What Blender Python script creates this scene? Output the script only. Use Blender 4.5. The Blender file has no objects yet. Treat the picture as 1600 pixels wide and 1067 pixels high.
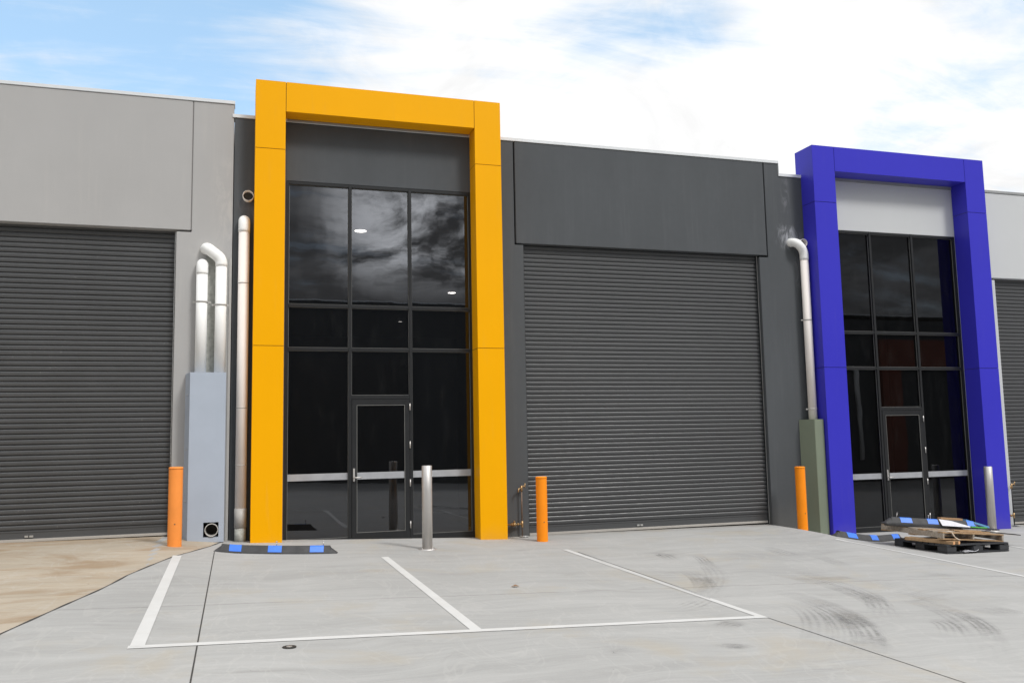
import bpy, bmesh, math, random
from mathutils import Vector, Matrix
random.seed(7)
R = math.radians
scene = bpy.context.scene
C = scene.collection

# ------------------------------------------------------------------ camera
cd = bpy.data.cameras.new('camera'); cam = bpy.data.objects.new('camera', cd); C.objects.link(cam)
yaw, pitch, roll = R(17.362), R(6.164), R(-1.100)
fw = Vector((math.sin(yaw)*math.cos(pitch), math.cos(yaw)*math.cos(pitch), math.sin(pitch)))
rt = Vector((math.cos(yaw), -math.sin(yaw), 0)); up = rt.cross(fw)
r2 = rt*math.cos(roll)+up*math.sin(roll); u2 = -rt*math.sin(roll)+up*math.cos(roll)
m = Matrix((r2, u2, -fw)).transposed().to_4x4(); m.translation = Vector((0, -14, 1.6))
cam.matrix_world = m
cd.sensor_width = 36; cd.lens = 1376.2/1600*36; cd.clip_end = 2000; cd.clip_start = .05
scene.camera = cam

# ------------------------------------------------------------------ sky, sun, exposure
SUNDIR = Vector((.21, -.35, .44)).normalized()
SUN_EL = math.asin(SUNDIR.z); SUN_ROT = math.atan2(SUNDIR.x, SUNDIR.y)
scene.view_settings.view_transform = 'Standard'; scene.view_settings.look = 'None'
scene.view_settings.gamma = 1; scene.view_settings.exposure = 0.0
scene.render.engine = 'CYCLES'; scene.cycles.transparent_max_bounces = 32
sl = bpy.data.lights.new('sun', 'SUN'); sl.energy = 2.1; sl.angle = R(12); sl.color = (1, .975, .94)
so = bpy.data.objects.new('sun', sl); C.objects.link(so)
so.rotation_euler = (-SUNDIR).to_track_quat('-Z', 'Y').to_euler()

class NT:
    def __init__(s, tree): s.t = tree; s.t.nodes.clear()
    def n(s, typ, ins=None, **kw):
        nd = s.t.nodes.new(typ)
        for k, v in kw.items(): setattr(nd, k, v)
        for k, v in (ins or {}).items():
            if isinstance(v, bpy.types.NodeSocket): s.t.links.new(v, nd.inputs[k])
            else: nd.inputs[k].default_value = v
        return nd
    def math(s, op, a, b=0.0, c=None, clamp=False):
        d = {0: a, 1: b}
        if c is not None: d[2] = c
        return s.n('ShaderNodeMath', d, operation=op, use_clamp=clamp).outputs[0]
    def vmath(s, op, a, b=(0, 0, 0)): return s.n('ShaderNodeVectorMath', {0: a, 1: b}, operation=op)
    def noise(s, vec, scale, detail=4, rough=.5, dist=0.0, lac=2.0):
        return s.n('ShaderNodeTexNoise', {'Vector': vec, 'Scale': scale, 'Detail': detail, 'Roughness': rough, 'Distortion': dist, 'Lacunarity': lac}).outputs[0]
    def mapr(s, v, a, b, c=0.0, d=1.0, smooth=True):
        return s.n('ShaderNodeMapRange', {0: v, 1: a, 2: b, 3: c, 4: d}, interpolation_type='SMOOTHSTEP' if smooth else 'LINEAR', clamp=True).outputs[0]
    def mix(s, f, a, b, bt='MIX'):
        nd = s.n('ShaderNodeMix', data_type='RGBA', blend_type=bt)
        for k, v in ((0, f), (6, a), (7, b)):
            if isinstance(v, bpy.types.NodeSocket): s.t.links.new(v, nd.inputs[k])
            else: nd.inputs[k].default_value = (v if k == 0 else (*v, 1) if len(v) == 3 else v)
        return nd.outputs[2]
    def scalev(s, v, sc): return s.vmath('MULTIPLY', v, sc).outputs[0]

w = bpy.data.worlds.new('World'); scene.world = w; w.use_nodes = True
T = NT(w.node_tree)
geo = T.n('ShaderNodeTexCoord').outputs['Generated']
sky = T.n('ShaderNodeTexSky', sky_type='NISHITA', sun_disc=False, sun_elevation=SUN_EL, sun_rotation=SUN_ROT)
sky.air_density = 1.0; sky.dust_density = 1.5; sky.ozone_density = 1.5
# a cloud sheet: the view direction projected onto a flat layer high above
sep = T.n('ShaderNodeSeparateXYZ', {0: geo})
zc = T.math('ADD', T.math('MAXIMUM', sep.outputs[2], 0.0), .22)
px = T.math('DIVIDE', sep.outputs[0], zc); py = T.math('DIVIDE', sep.outputs[1], zc)
P = T.n('ShaderNodeCombineXYZ', {0: px, 1: py, 2: 0.3}).outputs[0]
n1 = T.noise(T.scalev(P, (.9, 1.3, 1)), 1.7, 9, .58, .5)
n2 = T.noise(P, 5.5, 8, .62, 1.0)
n3 = T.noise(T.scalev(P, (1.4, .8, 1)), 1.1, 6, .55, .3)
def toward(px_, py_):   # a compass direction of the sky, given by its place in the frame
    v = r2*((px_-800)/1376.2)+u2*(-(py_-533.5)/1376.2)+fw
    return v.normalized()
cl = toward(40, 60)
dt = T.vmath('DOT_PRODUCT', geo, tuple(cl)).outputs['Value']
clear = T.mapr(dt, .93, .992)
cl2 = toward(1010, -10); dt2 = T.vmath('DOT_PRODUCT', geo, tuple(cl2)).outputs['Value']
clear2 = T.mapr(dt2, .985, .9995)
cl3 = toward(1580, 150); dt3 = T.vmath('DOT_PRODUCT', geo, tuple(cl3)).outputs['Value']
clear3 = T.mapr(dt3, .985, .9995)
cov = T.math('ADD', T.math('MULTIPLY', n1, .95), T.math('MULTIPLY', n2, .35))
cov = T.math('SUBTRACT', cov, T.math('MULTIPLY', clear, .40))
cov = T.math('SUBTRACT', cov, T.math('MULTIPLY', clear2, .13))
cov = T.math('SUBTRACT', cov, T.math('MULTIPLY', clear3, .13))
wisp = T.noise(T.scalev(P, (.7, 2.6, 1)), 2.4, 9, .62, 1.2)
cov = T.math('ADD', cov, T.math('MULTIPLY', T.math('SUBTRACT', wisp, .5), .60))
mask = T.mapr(cov, .18, .68, .0, 1.0)
# clouds lit from behind the camera side: darker bellies and bright rifts
back = T.mapr(sep.outputs[1], .15, -.35)
ga = toward(712, 325); ga.y = -ga.y      # a bright rift over the yard behind, low in the sky
rift = T.mapr(T.vmath('DOT_PRODUCT', geo, tuple(ga)).outputs['Value'], .984, .9992)
nb = T.math('ADD', T.math('MULTIPLY', n3, .45), T.math('MULTIPLY', T.noise(T.scalev(P, (1, 1, 1)), 3.2, 8, .62, .4), .55))
belly = T.math('ADD', T.mapr(nb, .44, .68, .26, .62), T.math('MULTIPLY', T.math('MULTIPLY', rift, T.math('MULTIPLY', T.mapr(nb, .45, .58), T.mapr(sep.outputs[2], .15, .21))), 3.6))
belly = T.math('ADD', belly, T.mapr(sep.outputs[2], .30, .75, 0, 1.5))
one = T.mapr(T.noise(P, 2.6, 7, .6, .8), .32, .62, .92, 1.08)
cb = T.n('ShaderNodeMix', {0: back, 2: one, 3: belly}, data_type='FLOAT').outputs[0]
cloudc = T.vmath('SCALE', (1.0, 1.0, 1.0)); T.t.links.new(cb, cloudc.inputs['Scale'])
skyc = T.vmath('SCALE', sky.outputs[0]); skyc.inputs['Scale'].default_value = .14
skyb = T.vmath('ADD', skyc.outputs[0], (.25, .38, .47)).outputs[0]
col = T.mix(mask, skyb, cloudc.outputs[0])
bg = T.n('ShaderNodeBackground', {0: col, 1: 1.0})
T.n('ShaderNodeOutputWorld', {0: bg.outputs[0]})

# ------------------------------------------------------------------ materials
def srgb(*c): return tuple(((x/255)/12.92 if x/255 <= .04045 else ((x/255+.055)/1.055)**2.4) for x in c)
M = {}
def mat(name, color, rough=.6, metal=0.0, var=.06, scale=2.0, stretch=(1, 1, 1), bump=0.0, bscale=60, coat=0.0, speck=0.0, fn=None, spec=.5):
    mt = bpy.data.materials.new(name); mt.use_nodes = True; t = NT(mt.node_tree)
    co = t.n('ShaderNodeTexCoord').outputs['Object']
    nv = t.noise(t.scalev(co, stretch), scale, 5, .6)
    f = t.mapr(nv, .25, .75, 1-var, 1+var, smooth=False)
    c = t.vmath('SCALE', color); t.t.links.new(f, c.inputs['Scale']); c = c.outputs[0]
    if speck > 0:
        sp = t.noise(co, 38, 3, .7); dn = t.noise(co, .9, 2, .5)
        k = t.math('MULTIPLY', t.mapr(sp, .66, .74), t.math('MULTIPLY', t.mapr(dn, .45, .7), speck))
        c = t.mix(k, c, (.35, .34, .32))
    rn = t.mapr(t.noise(co, 9, 3, .6), .3, .7, max(rough-.06, .02), min(rough+.06, 1), smooth=False) if 'panel' not in name else rough
    b = t.n('ShaderNodeBsdfPrincipled', {'Roughness': rn, 'Metallic': metal, 'Coat Weight': coat, 'Coat Roughness': .15, 'Specular IOR Level': spec})
    if fn: c, extra = fn(t, co, c)
    t.t.links.new(c, b.inputs['Base Color'])
    if bump > 0:
        bn = t.n('ShaderNodeBump', {'Strength': bump, 'Distance': .01, 'Height': t.noise(co, bscale, 4, .6)})
        t.t.links.new(bn.outputs[0], b.inputs['Normal'])
    t.n('ShaderNodeOutputMaterial', {0: b.outputs[0]})
    M[name] = mt; return mt

def streaks(amount, dark=(.03, .03, .03), spots=None):
    def f(t, co, c):
        s = t.noise(t.scalev(co, (9, 9, .5)), 1.0, 5, .65)
        s2 = t.noise(t.scalev(co, (1, 1, .6)), .8, 3, .5)
        k = t.math('MULTIPLY', t.mapr(s, .48, .75), t.math('MULTIPLY', t.mapr(s2, .4, .65), amount))
        sep = t.n('ShaderNodeSeparateXYZ', {0: co})
        splash = t.math('MULTIPLY', t.mapr(t.math('ADD', sep.outputs[2], t.math('MULTIPLY', s, .5)), .75, .1), .28)
        c = t.mix(k, c, tuple(min(1, x) for x in dark))
        if spots:
            for (sx, sz, rx, rz, am, cc) in spots:
                d = t.vmath('LENGTH', t.vmath('MULTIPLY', t.vmath('SUBTRACT', co, (sx, 0, sz)).outputs[0], (1/rx, 0, 1/rz)).outputs[0]).outputs['Value']
                q = t.math('MULTIPLY', t.mapr(d, 1, .2), t.mapr(t.noise(t.scalev(co, (3, 3, 1.2)), 2.0, 6, .7, .8), .42, .62, 0, am))
                c = t.mix(q, c, cc)
        return t.mix(splash, c, (.16, .15, .13)), None
    return f
def grime(t, co, c):
    sep = t.n('ShaderNodeSeparateXYZ', {0: co})
    s = t.noise(t.scalev(co, (7, 7, .7)), 1.2, 5, .7); b_ = t.noise(co, 2.5, 4, .6)
    foot = t.math('MULTIPLY', t.mapr(t.math('ADD', sep.outputs[2], t.math('MULTIPLY', b_, .5)), .55, -.05), .22)
    c = t.mix(foot, c, (.25, .2, .15))
    return t.mix(t.math('MULTIPLY', t.mapr(s, .55, .8), .05), c, (.3, .28, .26)), None
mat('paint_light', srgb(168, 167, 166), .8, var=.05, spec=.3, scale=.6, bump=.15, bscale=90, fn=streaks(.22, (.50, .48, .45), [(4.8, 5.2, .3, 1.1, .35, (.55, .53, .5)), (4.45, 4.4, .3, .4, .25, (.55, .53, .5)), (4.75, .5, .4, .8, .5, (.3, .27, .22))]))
mat('paint_pale', srgb(194, 196, 197), .8, var=.03, spec=.3, scale=.6, bump=.12, bscale=90, fn=streaks(.1, (.42, .42, .4)))
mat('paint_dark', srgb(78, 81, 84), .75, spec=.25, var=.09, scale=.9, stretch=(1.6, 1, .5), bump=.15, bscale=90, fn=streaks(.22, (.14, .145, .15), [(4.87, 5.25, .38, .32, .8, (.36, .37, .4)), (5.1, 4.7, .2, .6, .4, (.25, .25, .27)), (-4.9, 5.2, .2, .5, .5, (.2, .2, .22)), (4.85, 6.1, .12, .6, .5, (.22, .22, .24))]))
mat('groove', (.03, .03, .03), .9)
mat('caulk', (.2, .19, .185), .9)
mat('cap_metal', srgb(214, 217, 219), .4, .1, var=.04)
mat('cap_dull', srgb(150, 152, 152), .5, .1)
mat('yellow_panel', (.87, .40, .0005), .38, var=.03, scale=.5, spec=.12, fn=grime)
mat('blue_panel', (.044, .040, .49), .3, var=.04, scale=.5, spec=.22, fn=grime)
mat('orange_panel', (.22, .04, .014), .5)
mat('roller', (.072, .074, .077), .35, spec=.5, var=.08, scale=1.2, stretch=(.4, 1, 1), speck=0.0)
mat('roller_dusty', (.072, .074, .077), .38, .0, var=.12, scale=1.2, speck=1.0)
mat('alu', srgb(196, 196, 194), .35, .6)
mat('alu_rail', srgb(176, 172, 166), .55, .1)
mat('frame_black', (.02, .021, .0225), .4, 0, var=.1, spec=.3)
mat('bead', (.20, .20, .19), .45, .3)
mat('tape', (.34, .35, .37), .6, 0, var=.12, scale=6)
mat('steel', (.60, .58, .56), .5, .8, var=.08, scale=3, stretch=(8, 8, .3))
mat('pvc', srgb(243, 243, 241), .6, var=.03, spec=.3)
mat('pvc_cream', srgb(238, 231, 225), .6, var=.05, spec=.3, fn=None)
mat('pvc_grey', srgb(176, 174, 170), .5, var=.05)
mat('pipe_inside', (.06, .055, .05), .9)
mat('box_blue', srgb(166, 175, 188), .55, var=.05, scale=2.2, bump=.06)
mat('box_green', srgb(122, 131, 113), .5, var=.04, scale=1.6)
mat('bare_concrete', srgb(172, 173, 167), .95, var=.28, scale=16, bump=.6, bscale=70)
mat('orange_plastic', (.95, .28, .008), .5, spec=.25, var=.05, scale=3)
mat('orange_faded', (.88, .29, .055), .6, spec=.3, var=.08, scale=3)
mat('rubber', (.052, .052, .054), .7, var=.25, scale=8, bump=.4, bscale=120)
mat('reflector', (.05, .2, .78), .4, var=.1, scale=15)
mat('brass', (.42, .28, .14), .4, .8, var=.25, scale=30)
mat('copper', (.17, .12, .09), .5, .6, var=.3, scale=20)
mat('black_iron', (.03, .028, .026), .6, .2)
mat('black_plastic', (.035, .037, .041), .5, var=.2, scale=6, bump=.15)
mat('wood_grey', (.34, .29, .235), .85, var=.4, scale=9, stretch=(.5, 4, 4), bump=.5, bscale=40)
mat('wood_brown', (.37, .24, .13), .8, var=.3, scale=9, stretch=(.5, 4, 4), bump=.4, bscale=40)
mat('wood_end', (.68, .36, .17), .8, var=.15, scale=40)
mat('cardboard', (.45, .27, .14), .8)
mat('paper', (.62, .62, .66), .7, var=.1, scale=20)
mat('light_blue', (.16, .38, .66), .5)
mat('green_plastic', (.12, .5, .1), .5)
mat('strap', (.6, .5, .4), .6)
mat('leaf', (.22, .13, .07), .8, var=.3, scale=40)
mat('interior', (.05, .05, .052), .9)
mat('interior_floor', (.12, .12, .12), .5)
mat('roofing', (.35, .36, .37), .5, .3)
mat('sealant', (.045, .043, .04), .8, var=.3, scale=12)

def paint_fn(t, co, c):
    k = t.mapr(t.noise(co, 55, 4, .75), .60, .70, 0, .5)
    k2 = t.mapr(t.noise(co, 3, 4, .6), .35, .7, 0, .3)
    return t.mix(k2, t.mix(k, c, (.42, .41, .39)), (.5, .49, .47)), None
mat('line_paint', (.60, .60, .59), .7, var=.04, scale=5, fn=paint_fn)

def emis(name, color, s):
    mt = bpy.data.materials.new(name); mt.use_nodes = True; t = NT(mt.node_tree)
    e = t.n('ShaderNodeEmission', {0: (*color, 1), 1: s}); t.n('ShaderNodeOutputMaterial', {0: e.outputs[0]}); M[name] = mt
emis('lamp_glow', (1, .93, .82), 22)
emis('lamp_faint', (1, .93, .82), 6)

def glass(name, tint, bump=.02, refl=2.3):
    mt = bpy.data.materials.new(name); mt.use_nodes = True; t = NT(mt.node_tree)
    co = t.n('ShaderNodeTexCoord').outputs['Object']
    nz = t.noise(t.scalev(co, (1.6, 1, .55)), 1.3, 2, .5)
    bp = t.n('ShaderNodeBump', {'Strength': bump, 'Distance': .1, 'Height': nz})
    tr = t.n('ShaderNodeBsdfTransparent', {0: (*tint, 1)})
    dust = t.noise(t.scalev(co, (1, 1, .3)), 7, 5, .7)
    gl = t.n('ShaderNodeBsdfAnisotropic' if False else 'ShaderNodeBsdfGlossy', {0: (.9, .93, 1, 1), 1: .0, 'Normal': bp.outputs[0]})
    fr = t.n('ShaderNodeFresnel', {0: 1.52}).outputs[0]
    f2 = t.math('MULTIPLY', fr, refl, clamp=True)
    mx = t.n('ShaderNodeMixShader', {0: f2, 1: tr.outputs[0], 2: gl.outputs[0]})
    df = t.n('ShaderNodeBsdfDiffuse', {0: (.35, .35, .34, 1)})
    mx2 = t.n('ShaderNodeMixShader', {0: t.mapr(dust, .5, .8, .006, .022), 1: mx.outputs[0], 2: df.outputs[0]})
    t.n('ShaderNodeOutputMaterial', {0: mx2.outputs[0]}); M[name] = mt
glass('glass_tinted', (.16, .16, .17), .012, 2.2)
glass('glass_dark', (.08, .08, .085), .008, 1.0)

# ------------------------------------------------------------------ mesh helpers
class MB:
    def __init__(s): s.bm = bmesh.new(); s.mats = []
    def mi(s, m):
        if m is None: return 0
        if m not in s.mats: s.mats.append(m)
        return s.mats.index(m)
    def faces(s, vs, fs, m=None, smooth=False):
        b = [s.bm.verts.new(v) for v in vs]; k = s.mi(m); out = []
        for f in fs:
            try: q = s.bm.faces.new([b[i] for i in f])
            except ValueError: continue
            q.material_index = k; q.smooth = smooth; out.append(q)
        return out
    def box(s, x0, x1, y0, y1, z0, z1, m=None, M4=None):
        vs = [Vector((x, y, z)) for x in (x0, x1) for y in (y0, y1) for z in (z0, z1)]
        if M4 is not None: vs = [M4 @ v for v in vs]
        s.faces(vs, [(0, 1, 3, 2), (4, 6, 7, 5), (0, 4, 5, 1), (2, 3, 7, 6), (0, 2, 6, 4), (1, 5, 7, 3)], m)
        return s
    def tube(s, pts, r, m=None, n=20, caps=True, M4=None):
        pts = [Vector(p) for p in pts]; rings = []
        for i, p in enumerate(pts):
            d = (pts[min(i+1, len(pts)-1)]-pts[max(i-1, 0)]).normalized()
            if i and i < len(pts)-1: d = ((pts[i+1]-p).normalized()+(p-pts[i-1]).normalized()).normalized()
            a = d.cross(Vector((0, 0, 1)) if abs(d.z) < .9 else Vector((1, 0, 0))).normalized()
            if i and rings: a = (prev-d*prev.dot(d)).normalized()
            b = d.cross(a); prev = a
            rr = r[i] if isinstance(r, (list, tuple)) else r
            rings.append([p+(a*math.cos(2*math.pi*k/n)+b*math.sin(2*math.pi*k/n))*rr for k in range(n)])
        vs = [v for q in rings for v in q]
        if M4 is not None: vs = [M4 @ v for v in vs]
        fs = [(i*n+k, i*n+(k+1) % n, (i+1)*n+(k+1) % n, (i+1)*n+k) for i in range(len(pts)-1) for k in range(n)]
        bv = [s.bm.verts.new(v) for v in vs]; mi = s.mi(m)
        for f in fs:
            q = s.bm.faces.new([bv[i] for i in f]); q.smooth = True; q.material_index = mi
        if caps:
            for base in (0, (len(pts)-1)*n):
                q = s.bm.faces.new([bv[base+k] for k in range(n)]); q.material_index = mi
        return s
    def prism(s, poly, z0, z1, m=None):
        n = len(poly); vs = [(x, y, z0) for x, y in poly]+[(x, y, z1) for x, y in poly]
        fs = [tuple(range(n)), tuple(range(n, 2*n))]+[(i, (i+1) % n, n+(i+1) % n, n+i) for i in range(n)]
        s.faces(vs, fs, m); return s
    def plate(s, poly, y0, y1, m=None):
        n = len(poly); vs = [(x, y0, z) for x, z in poly]+[(x, y1, z) for x, z in poly]
        s.faces(vs, [tuple(range(n)), tuple(range(n, 2*n))]+[(i, (i+1) % n, n+(i+1) % n, n+i) for i in range(n)], m); return s
    def build(s, name, m=None, parent=None, bevel=0.0, origin=None):
        bmesh.ops.recalc_face_normals(s.bm, faces=s.bm.faces)
        if bevel: 
            bmesh.ops.bevel(s.bm, geom=[e for e in s.bm.edges if len(e.link_faces) == 2 and e.calc_face_angle(0) > .6], offset=bevel, segments=2, affect='EDGES', clamp_overlap=True)
        if parent is not None and origin is None: off = parent_world(parent)
        else: off = Vector(origin) if origin is not None else Vector((0, 0, 0))
        bmesh.ops.translate(s.bm, verts=s.bm.verts, vec=-off)
        me = bpy.data.meshes.new(name); s.bm.to_mesh(me); s.bm.free()
        names = s.mats if s.mats else [m]
        for x in names: me.materials.append(M[x])
        o = bpy.data.objects.new(name, me); C.objects.link(o)
        if parent is not None: o.parent = parent
        else: o.location = off
        return o
def parent_world(p):
    v = Vector((0, 0, 0))
    while p is not None: v += p.location; p = p.parent
    return v
def tag(o, label=None, cat=None, group=None, kind=None):
    for k, v in (('label', label), ('category', cat), ('group', group), ('kind', kind)):
        if v: o[k] = v
    return o
def thing(name, loc, label, cat, group=None):
    o = bpy.data.objects.new(name, None); C.objects.link(o); o.location = loc; o.empty_display_size = .2
    return tag(o, label, cat, group)

# ------------------------------------------------------------------ ground
XS = [-60, -20, -3.4, -1, 0, 4.2, 4.6, 9.2, 9.46, 9.72, 9.95, 10.2, 10.5, 14.3, 14.7, 20, 60]
ZS = [.45, .4, .26, .24, .14, -.02, -.03, -.06, -.11, -.17, -.22, -.26, -.29, -.34, -.34, -.36, -.4]
def interp(x, xs, ys):
    if x <= xs[0]: return ys[0]
    for i in range(1, len(xs)):
        if x <= xs[i]: return ys[i-1]+(ys[i]-ys[i-1])*(x-xs[i-1])/(xs[i]-xs[i-1])
    return ys[-1]
def gz(x, y):
    n = interp(x, XS, ZS); f = -.036*(min(max(x, -15), 25)-1.94)
    q = min(max((-y-.6)/3.5, 0), 1); q = q*q*(3-2*q)
    return n*(1-q)+f*q
def frange(a, b, s):
    n = int(round((b-a)/s)); return [a+(b-a)*i/n for i in range(n)]
gx = frange(-320, -20, 50)+frange(-20, -4, 1)+frange(-4, 15, .1)+frange(15, 30, 1)+frange(30, 330, 50)+[330]
gy = frange(-320, -30, 40)+frange(-30, -10, 1)+frange(-10, 1, .1)+[1, 2, 4, 10, 30, 80, 200, 320]
mb = MB()
vv = [[mb.bm.verts.new((x, y, gz(x, y))) for x in gx] for y in gy]
for j in range(len(gy)-1):
    for i in range(len(gx)-1):
        f = mb.bm.faces.new((vv[j][i], vv[j][i+1], vv[j+1][i+1], vv[j+1][i])); f.smooth = True
def ground_mat(name, base, tan):
    mt = bpy.data.materials.new(name); mt.use_nodes = True; t = NT(mt.node_tree)
    co = t.n('ShaderNodeTexCoord').outputs['Object']; sep = t.n('ShaderNodeSeparateXYZ', {0: co})
    X, Y = sep.outputs[0], sep.outputs[1]
    wv = t.noise(co, .5, 2, .5)
    co2 = t.vmath('ADD', co, t.n('ShaderNodeCombineXYZ', {1: t.math('MULTIPLY', wv, 1.2)}).outputs[0]).outputs[0]
    st = t.noise(t.scalev(co2, (.35, 3.2, 1)), 1.4, 7, .62)
    st2 = t.noise(t.scalev(co2, (.9, 14, 1)), 2.0, 4, .6)
    big = t.noise(co, .45, 5, .6, .6)
    fine = t.noise(co, 60, 4, .7)
    f = t.math('ADD', t.mapr(st, .28, .72, -.085, .085, False), t.mapr(st2, .3, .7, -.05, .05, False))
    f = t.math('ADD', f, t.mapr(big, .3, .7, -.09, .07, False))
    f = t.math('ADD', f, t.mapr(fine, .3, .7, -.04, .04, False))
    f = t.math('ADD', f, 1.0)
    c = t.vmath('SCALE', base); t.t.links.new(f, c.inputs['Scale']); c = c.outputs[0]
    tn = t.mapr(t.noise(co, .8, 5, .65, .4), .52, .72)
    c = t.mix(t.math('MULTIPLY', tn, .5), c, tan)
    grm = t.mapr(t.noise(t.scalev(co2, (.6, 1.8, 1)), 1.1, 6, .7, .8), .56, .8)
    c = t.mix(t.math('MULTIPLY', grm, .42), c, (.19, .18, .165))
    # pale trowel sweeps
    sw = t.noise(t.scalev(co2, (1.4, .6, 1)), 1.2, 3, .5, 1.6)
    rid = t.mapr(t.math('ABSOLUTE', t.math('SUBTRACT', sw, .5)), .0, .022, 1, 0)
    c = t.mix(t.math('MULTIPLY', rid, .18), c, (.5, .49, .47))
    # tiny dark chips
    vor = t.n('ShaderNodeTexVoronoi', {'Vector': co, 'Scale': 1.7}).outputs['Distance']
    c = t.mix(t.mapr(vor, .012, .02, .75, 0), c, (.07, .06, .05))
    vor = t.n('ShaderNodeTexVoronoi', {'Vector': co, 'Scale': 6.3}).outputs['Distance']
    c = t.mix(t.mapr(vor, .02, .04, .4, 0), c, (.12, .11, .1))
    if name == 'concrete':
        # dirty damp band where the slab meets the wall
        c = t.mix(t.math('MULTIPLY', t.mapr(t.math('ADD', Y, t.math('MULTIPLY', t.noise(co, 3, 4, .6), .4)), -.1, .35), .45), c, (.2, .18, .155))
        yw = t.math('ADD', Y, t.math('MULTIPLY', t.math('SUBTRACT', t.noise(co, 2.2, 4, .6), .5), .10))
        brk = t.mapr(t.noise(co, 1.3, 2, .5), .35, .5, .25, .8)
        ln = t.mapr(t.math('ABSOLUTE', t.math('ADD', yw, 4.98)), .004, .013, 1, 0)
        c = t.mix(t.math('MULTIPLY', ln, brk), c, (.17, .16, .15))
    if name != 'concrete':
        bl = t.noise(t.scalev(co2, (.8, 1.6, 1)), .9, 6, .68, .7)
        c = t.mix(t.mapr(bl, .42, .68, 0, .75), c, (.27, .18, .10))
        bl2 = t.noise(t.scalev(co2, (1.4, 4, 1)), 1.6, 6, .7, 1.0)
        c = t.mix(t.mapr(bl2, .54, .72, 0, .55), c, (.47, .44, .39))
    b = t.n('ShaderNodeBsdfPrincipled', {'Base Color': c, 'Roughness': .88, 'Specular IOR Level': .35})
    bn = t.n('ShaderNodeBump', {'Strength': .25, 'Distance': .006, 'Height': t.math('ADD', fine, st2)})
    t.t.links.new(bn.outputs[0], b.inputs['Normal'])
    t.n('ShaderNodeOutputMaterial', {0: b.outputs[0]}); M[name] = mt
ground_mat('concrete', (.372, .371, .362), (.39, .345, .27))
ground_mat('concrete_tan', (.42, .365, .29), (.36, .26, .155))
g = mb.build('ground', 'concrete'); tag(g, kind='structure')

def drape(name, poly_fn, us, vs, h, m, kind='structure'):
    b = MB(); grid = []
    uvl = b.bm.loops.layers.uv.new('UVMap')
    for u in us:
        row = []
        for v in vs:
            x, y = poly_fn(u, v); row.append((b.bm.verts.new((x, y, gz(x, y)+h)), u, v))
        grid.append(row)
    for i in range(len(us)-1):
        for j in range(len(vs)-1):
            q = [grid[i][j], grid[i+1][j], grid[i+1][j+1], grid[i][j+1]]
            f = b.bm.faces.new([k[0] for k in q]); f.smooth = True
            for lp, k in zip(f.loops, q): lp[uvl].uv = (k[1], k[2])
    o = b.build(name, m)
    # faces must look upwards
    if o.data.polygons[0].normal.z < 0: o.data.flip_normals()
    return tag(o, kind=kind)
lin = lambda a, b, n: [a+(b-a)*i/n for i in range(n+1)]
# the tan apron in front of the left door; its right edge is the sealed joint
JY = [-14, -9, -7.2, -5.97, -4.73, -3.05, -1.9, -1.48, -.9, -.3, .3]
JX = [-2.75, -2.2, -1.95, -1.76, -1.51, -1.15, -.75, -.56, -.34, -.2, -.14]
jx = lambda y: interp(y, JY, JX)
drape('driveway', lambda u, v: (-5.9+(jx(u)+5.9)*v, u), lin(-14, .16, 140), lin(0, 1, 40), .0012, 'concrete_tan')
drape('driveway_joint', lambda u, v: (jx(u)+(v-.5)*(.022+.008*math.sin(u*9)), u), lin(-14, -.2, 140), [0, .5, 1], .0024, 'sealant')
def img_ground(px_, py_):
    v = r2*((px_-800)/1376.2)+u2*(-(py_-533.5)/1376.2)+fw; o = Vector((0, -14, 1.6)); z = 0.0
    for i in range(60):
        p = o+v*((z-o.z)/v.z); z = .5*z+.5*gz(p.x, p.y)
    return p
def strip(name, pts, wd, h, m):
    """a painted or cut line along a path over the slab"""
    P = [Vector((p.x, p.y)) for p in pts]; n = len(P)-1
    def fn(u, v):
        k = min(int(u*n), n-1); q = P[k].lerp(P[k+1], u*n-k); d = (P[min(k+1, n)]-P[max(k-1, 0)]).normalized()
        return q.x-d.y*(v-.5)*wd, q.y+d.x*(v-.5)*wd
    return drape(name, fn, lin(0, 1, n*2), lin(0, 1, 2), h, m)
def sight(a, b, n=30): return [img_ground(a[0]+(b[0]-a[0])*(1-(1-t)**1.6), a[1]+(b[1]-a[1])*(1-(1-t)**1.6)) for t in lin(1, 0, n)]
strip('expansion_joint', sight((335, 862), (293, 1090)), .011, .002, 'sealant')
strip('expansion_joint', sight((886, 856), (1200, 965))[:-1]+sight((1200, 965), (1640, 1110)), .007, .002, 'sealant')
def line(a, b, wd, h=.0036): return strip('parking_line', sight(a, b), wd, h, 'line_paint')
line((277, 868), (214, 1010), .105, .0048); line((601, 870), (747, 986), .10); line((883, 858.5), (1190, 963.5), .085)
strip('parking_line', [Vector((-.755+5.445*k/30, -6.69, 0)) for k in range(31)], .10, .0042, 'line_paint')
line((1306, 842), (1640, 908), .08); line((1560, 850), (1650, 864), .08)

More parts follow.
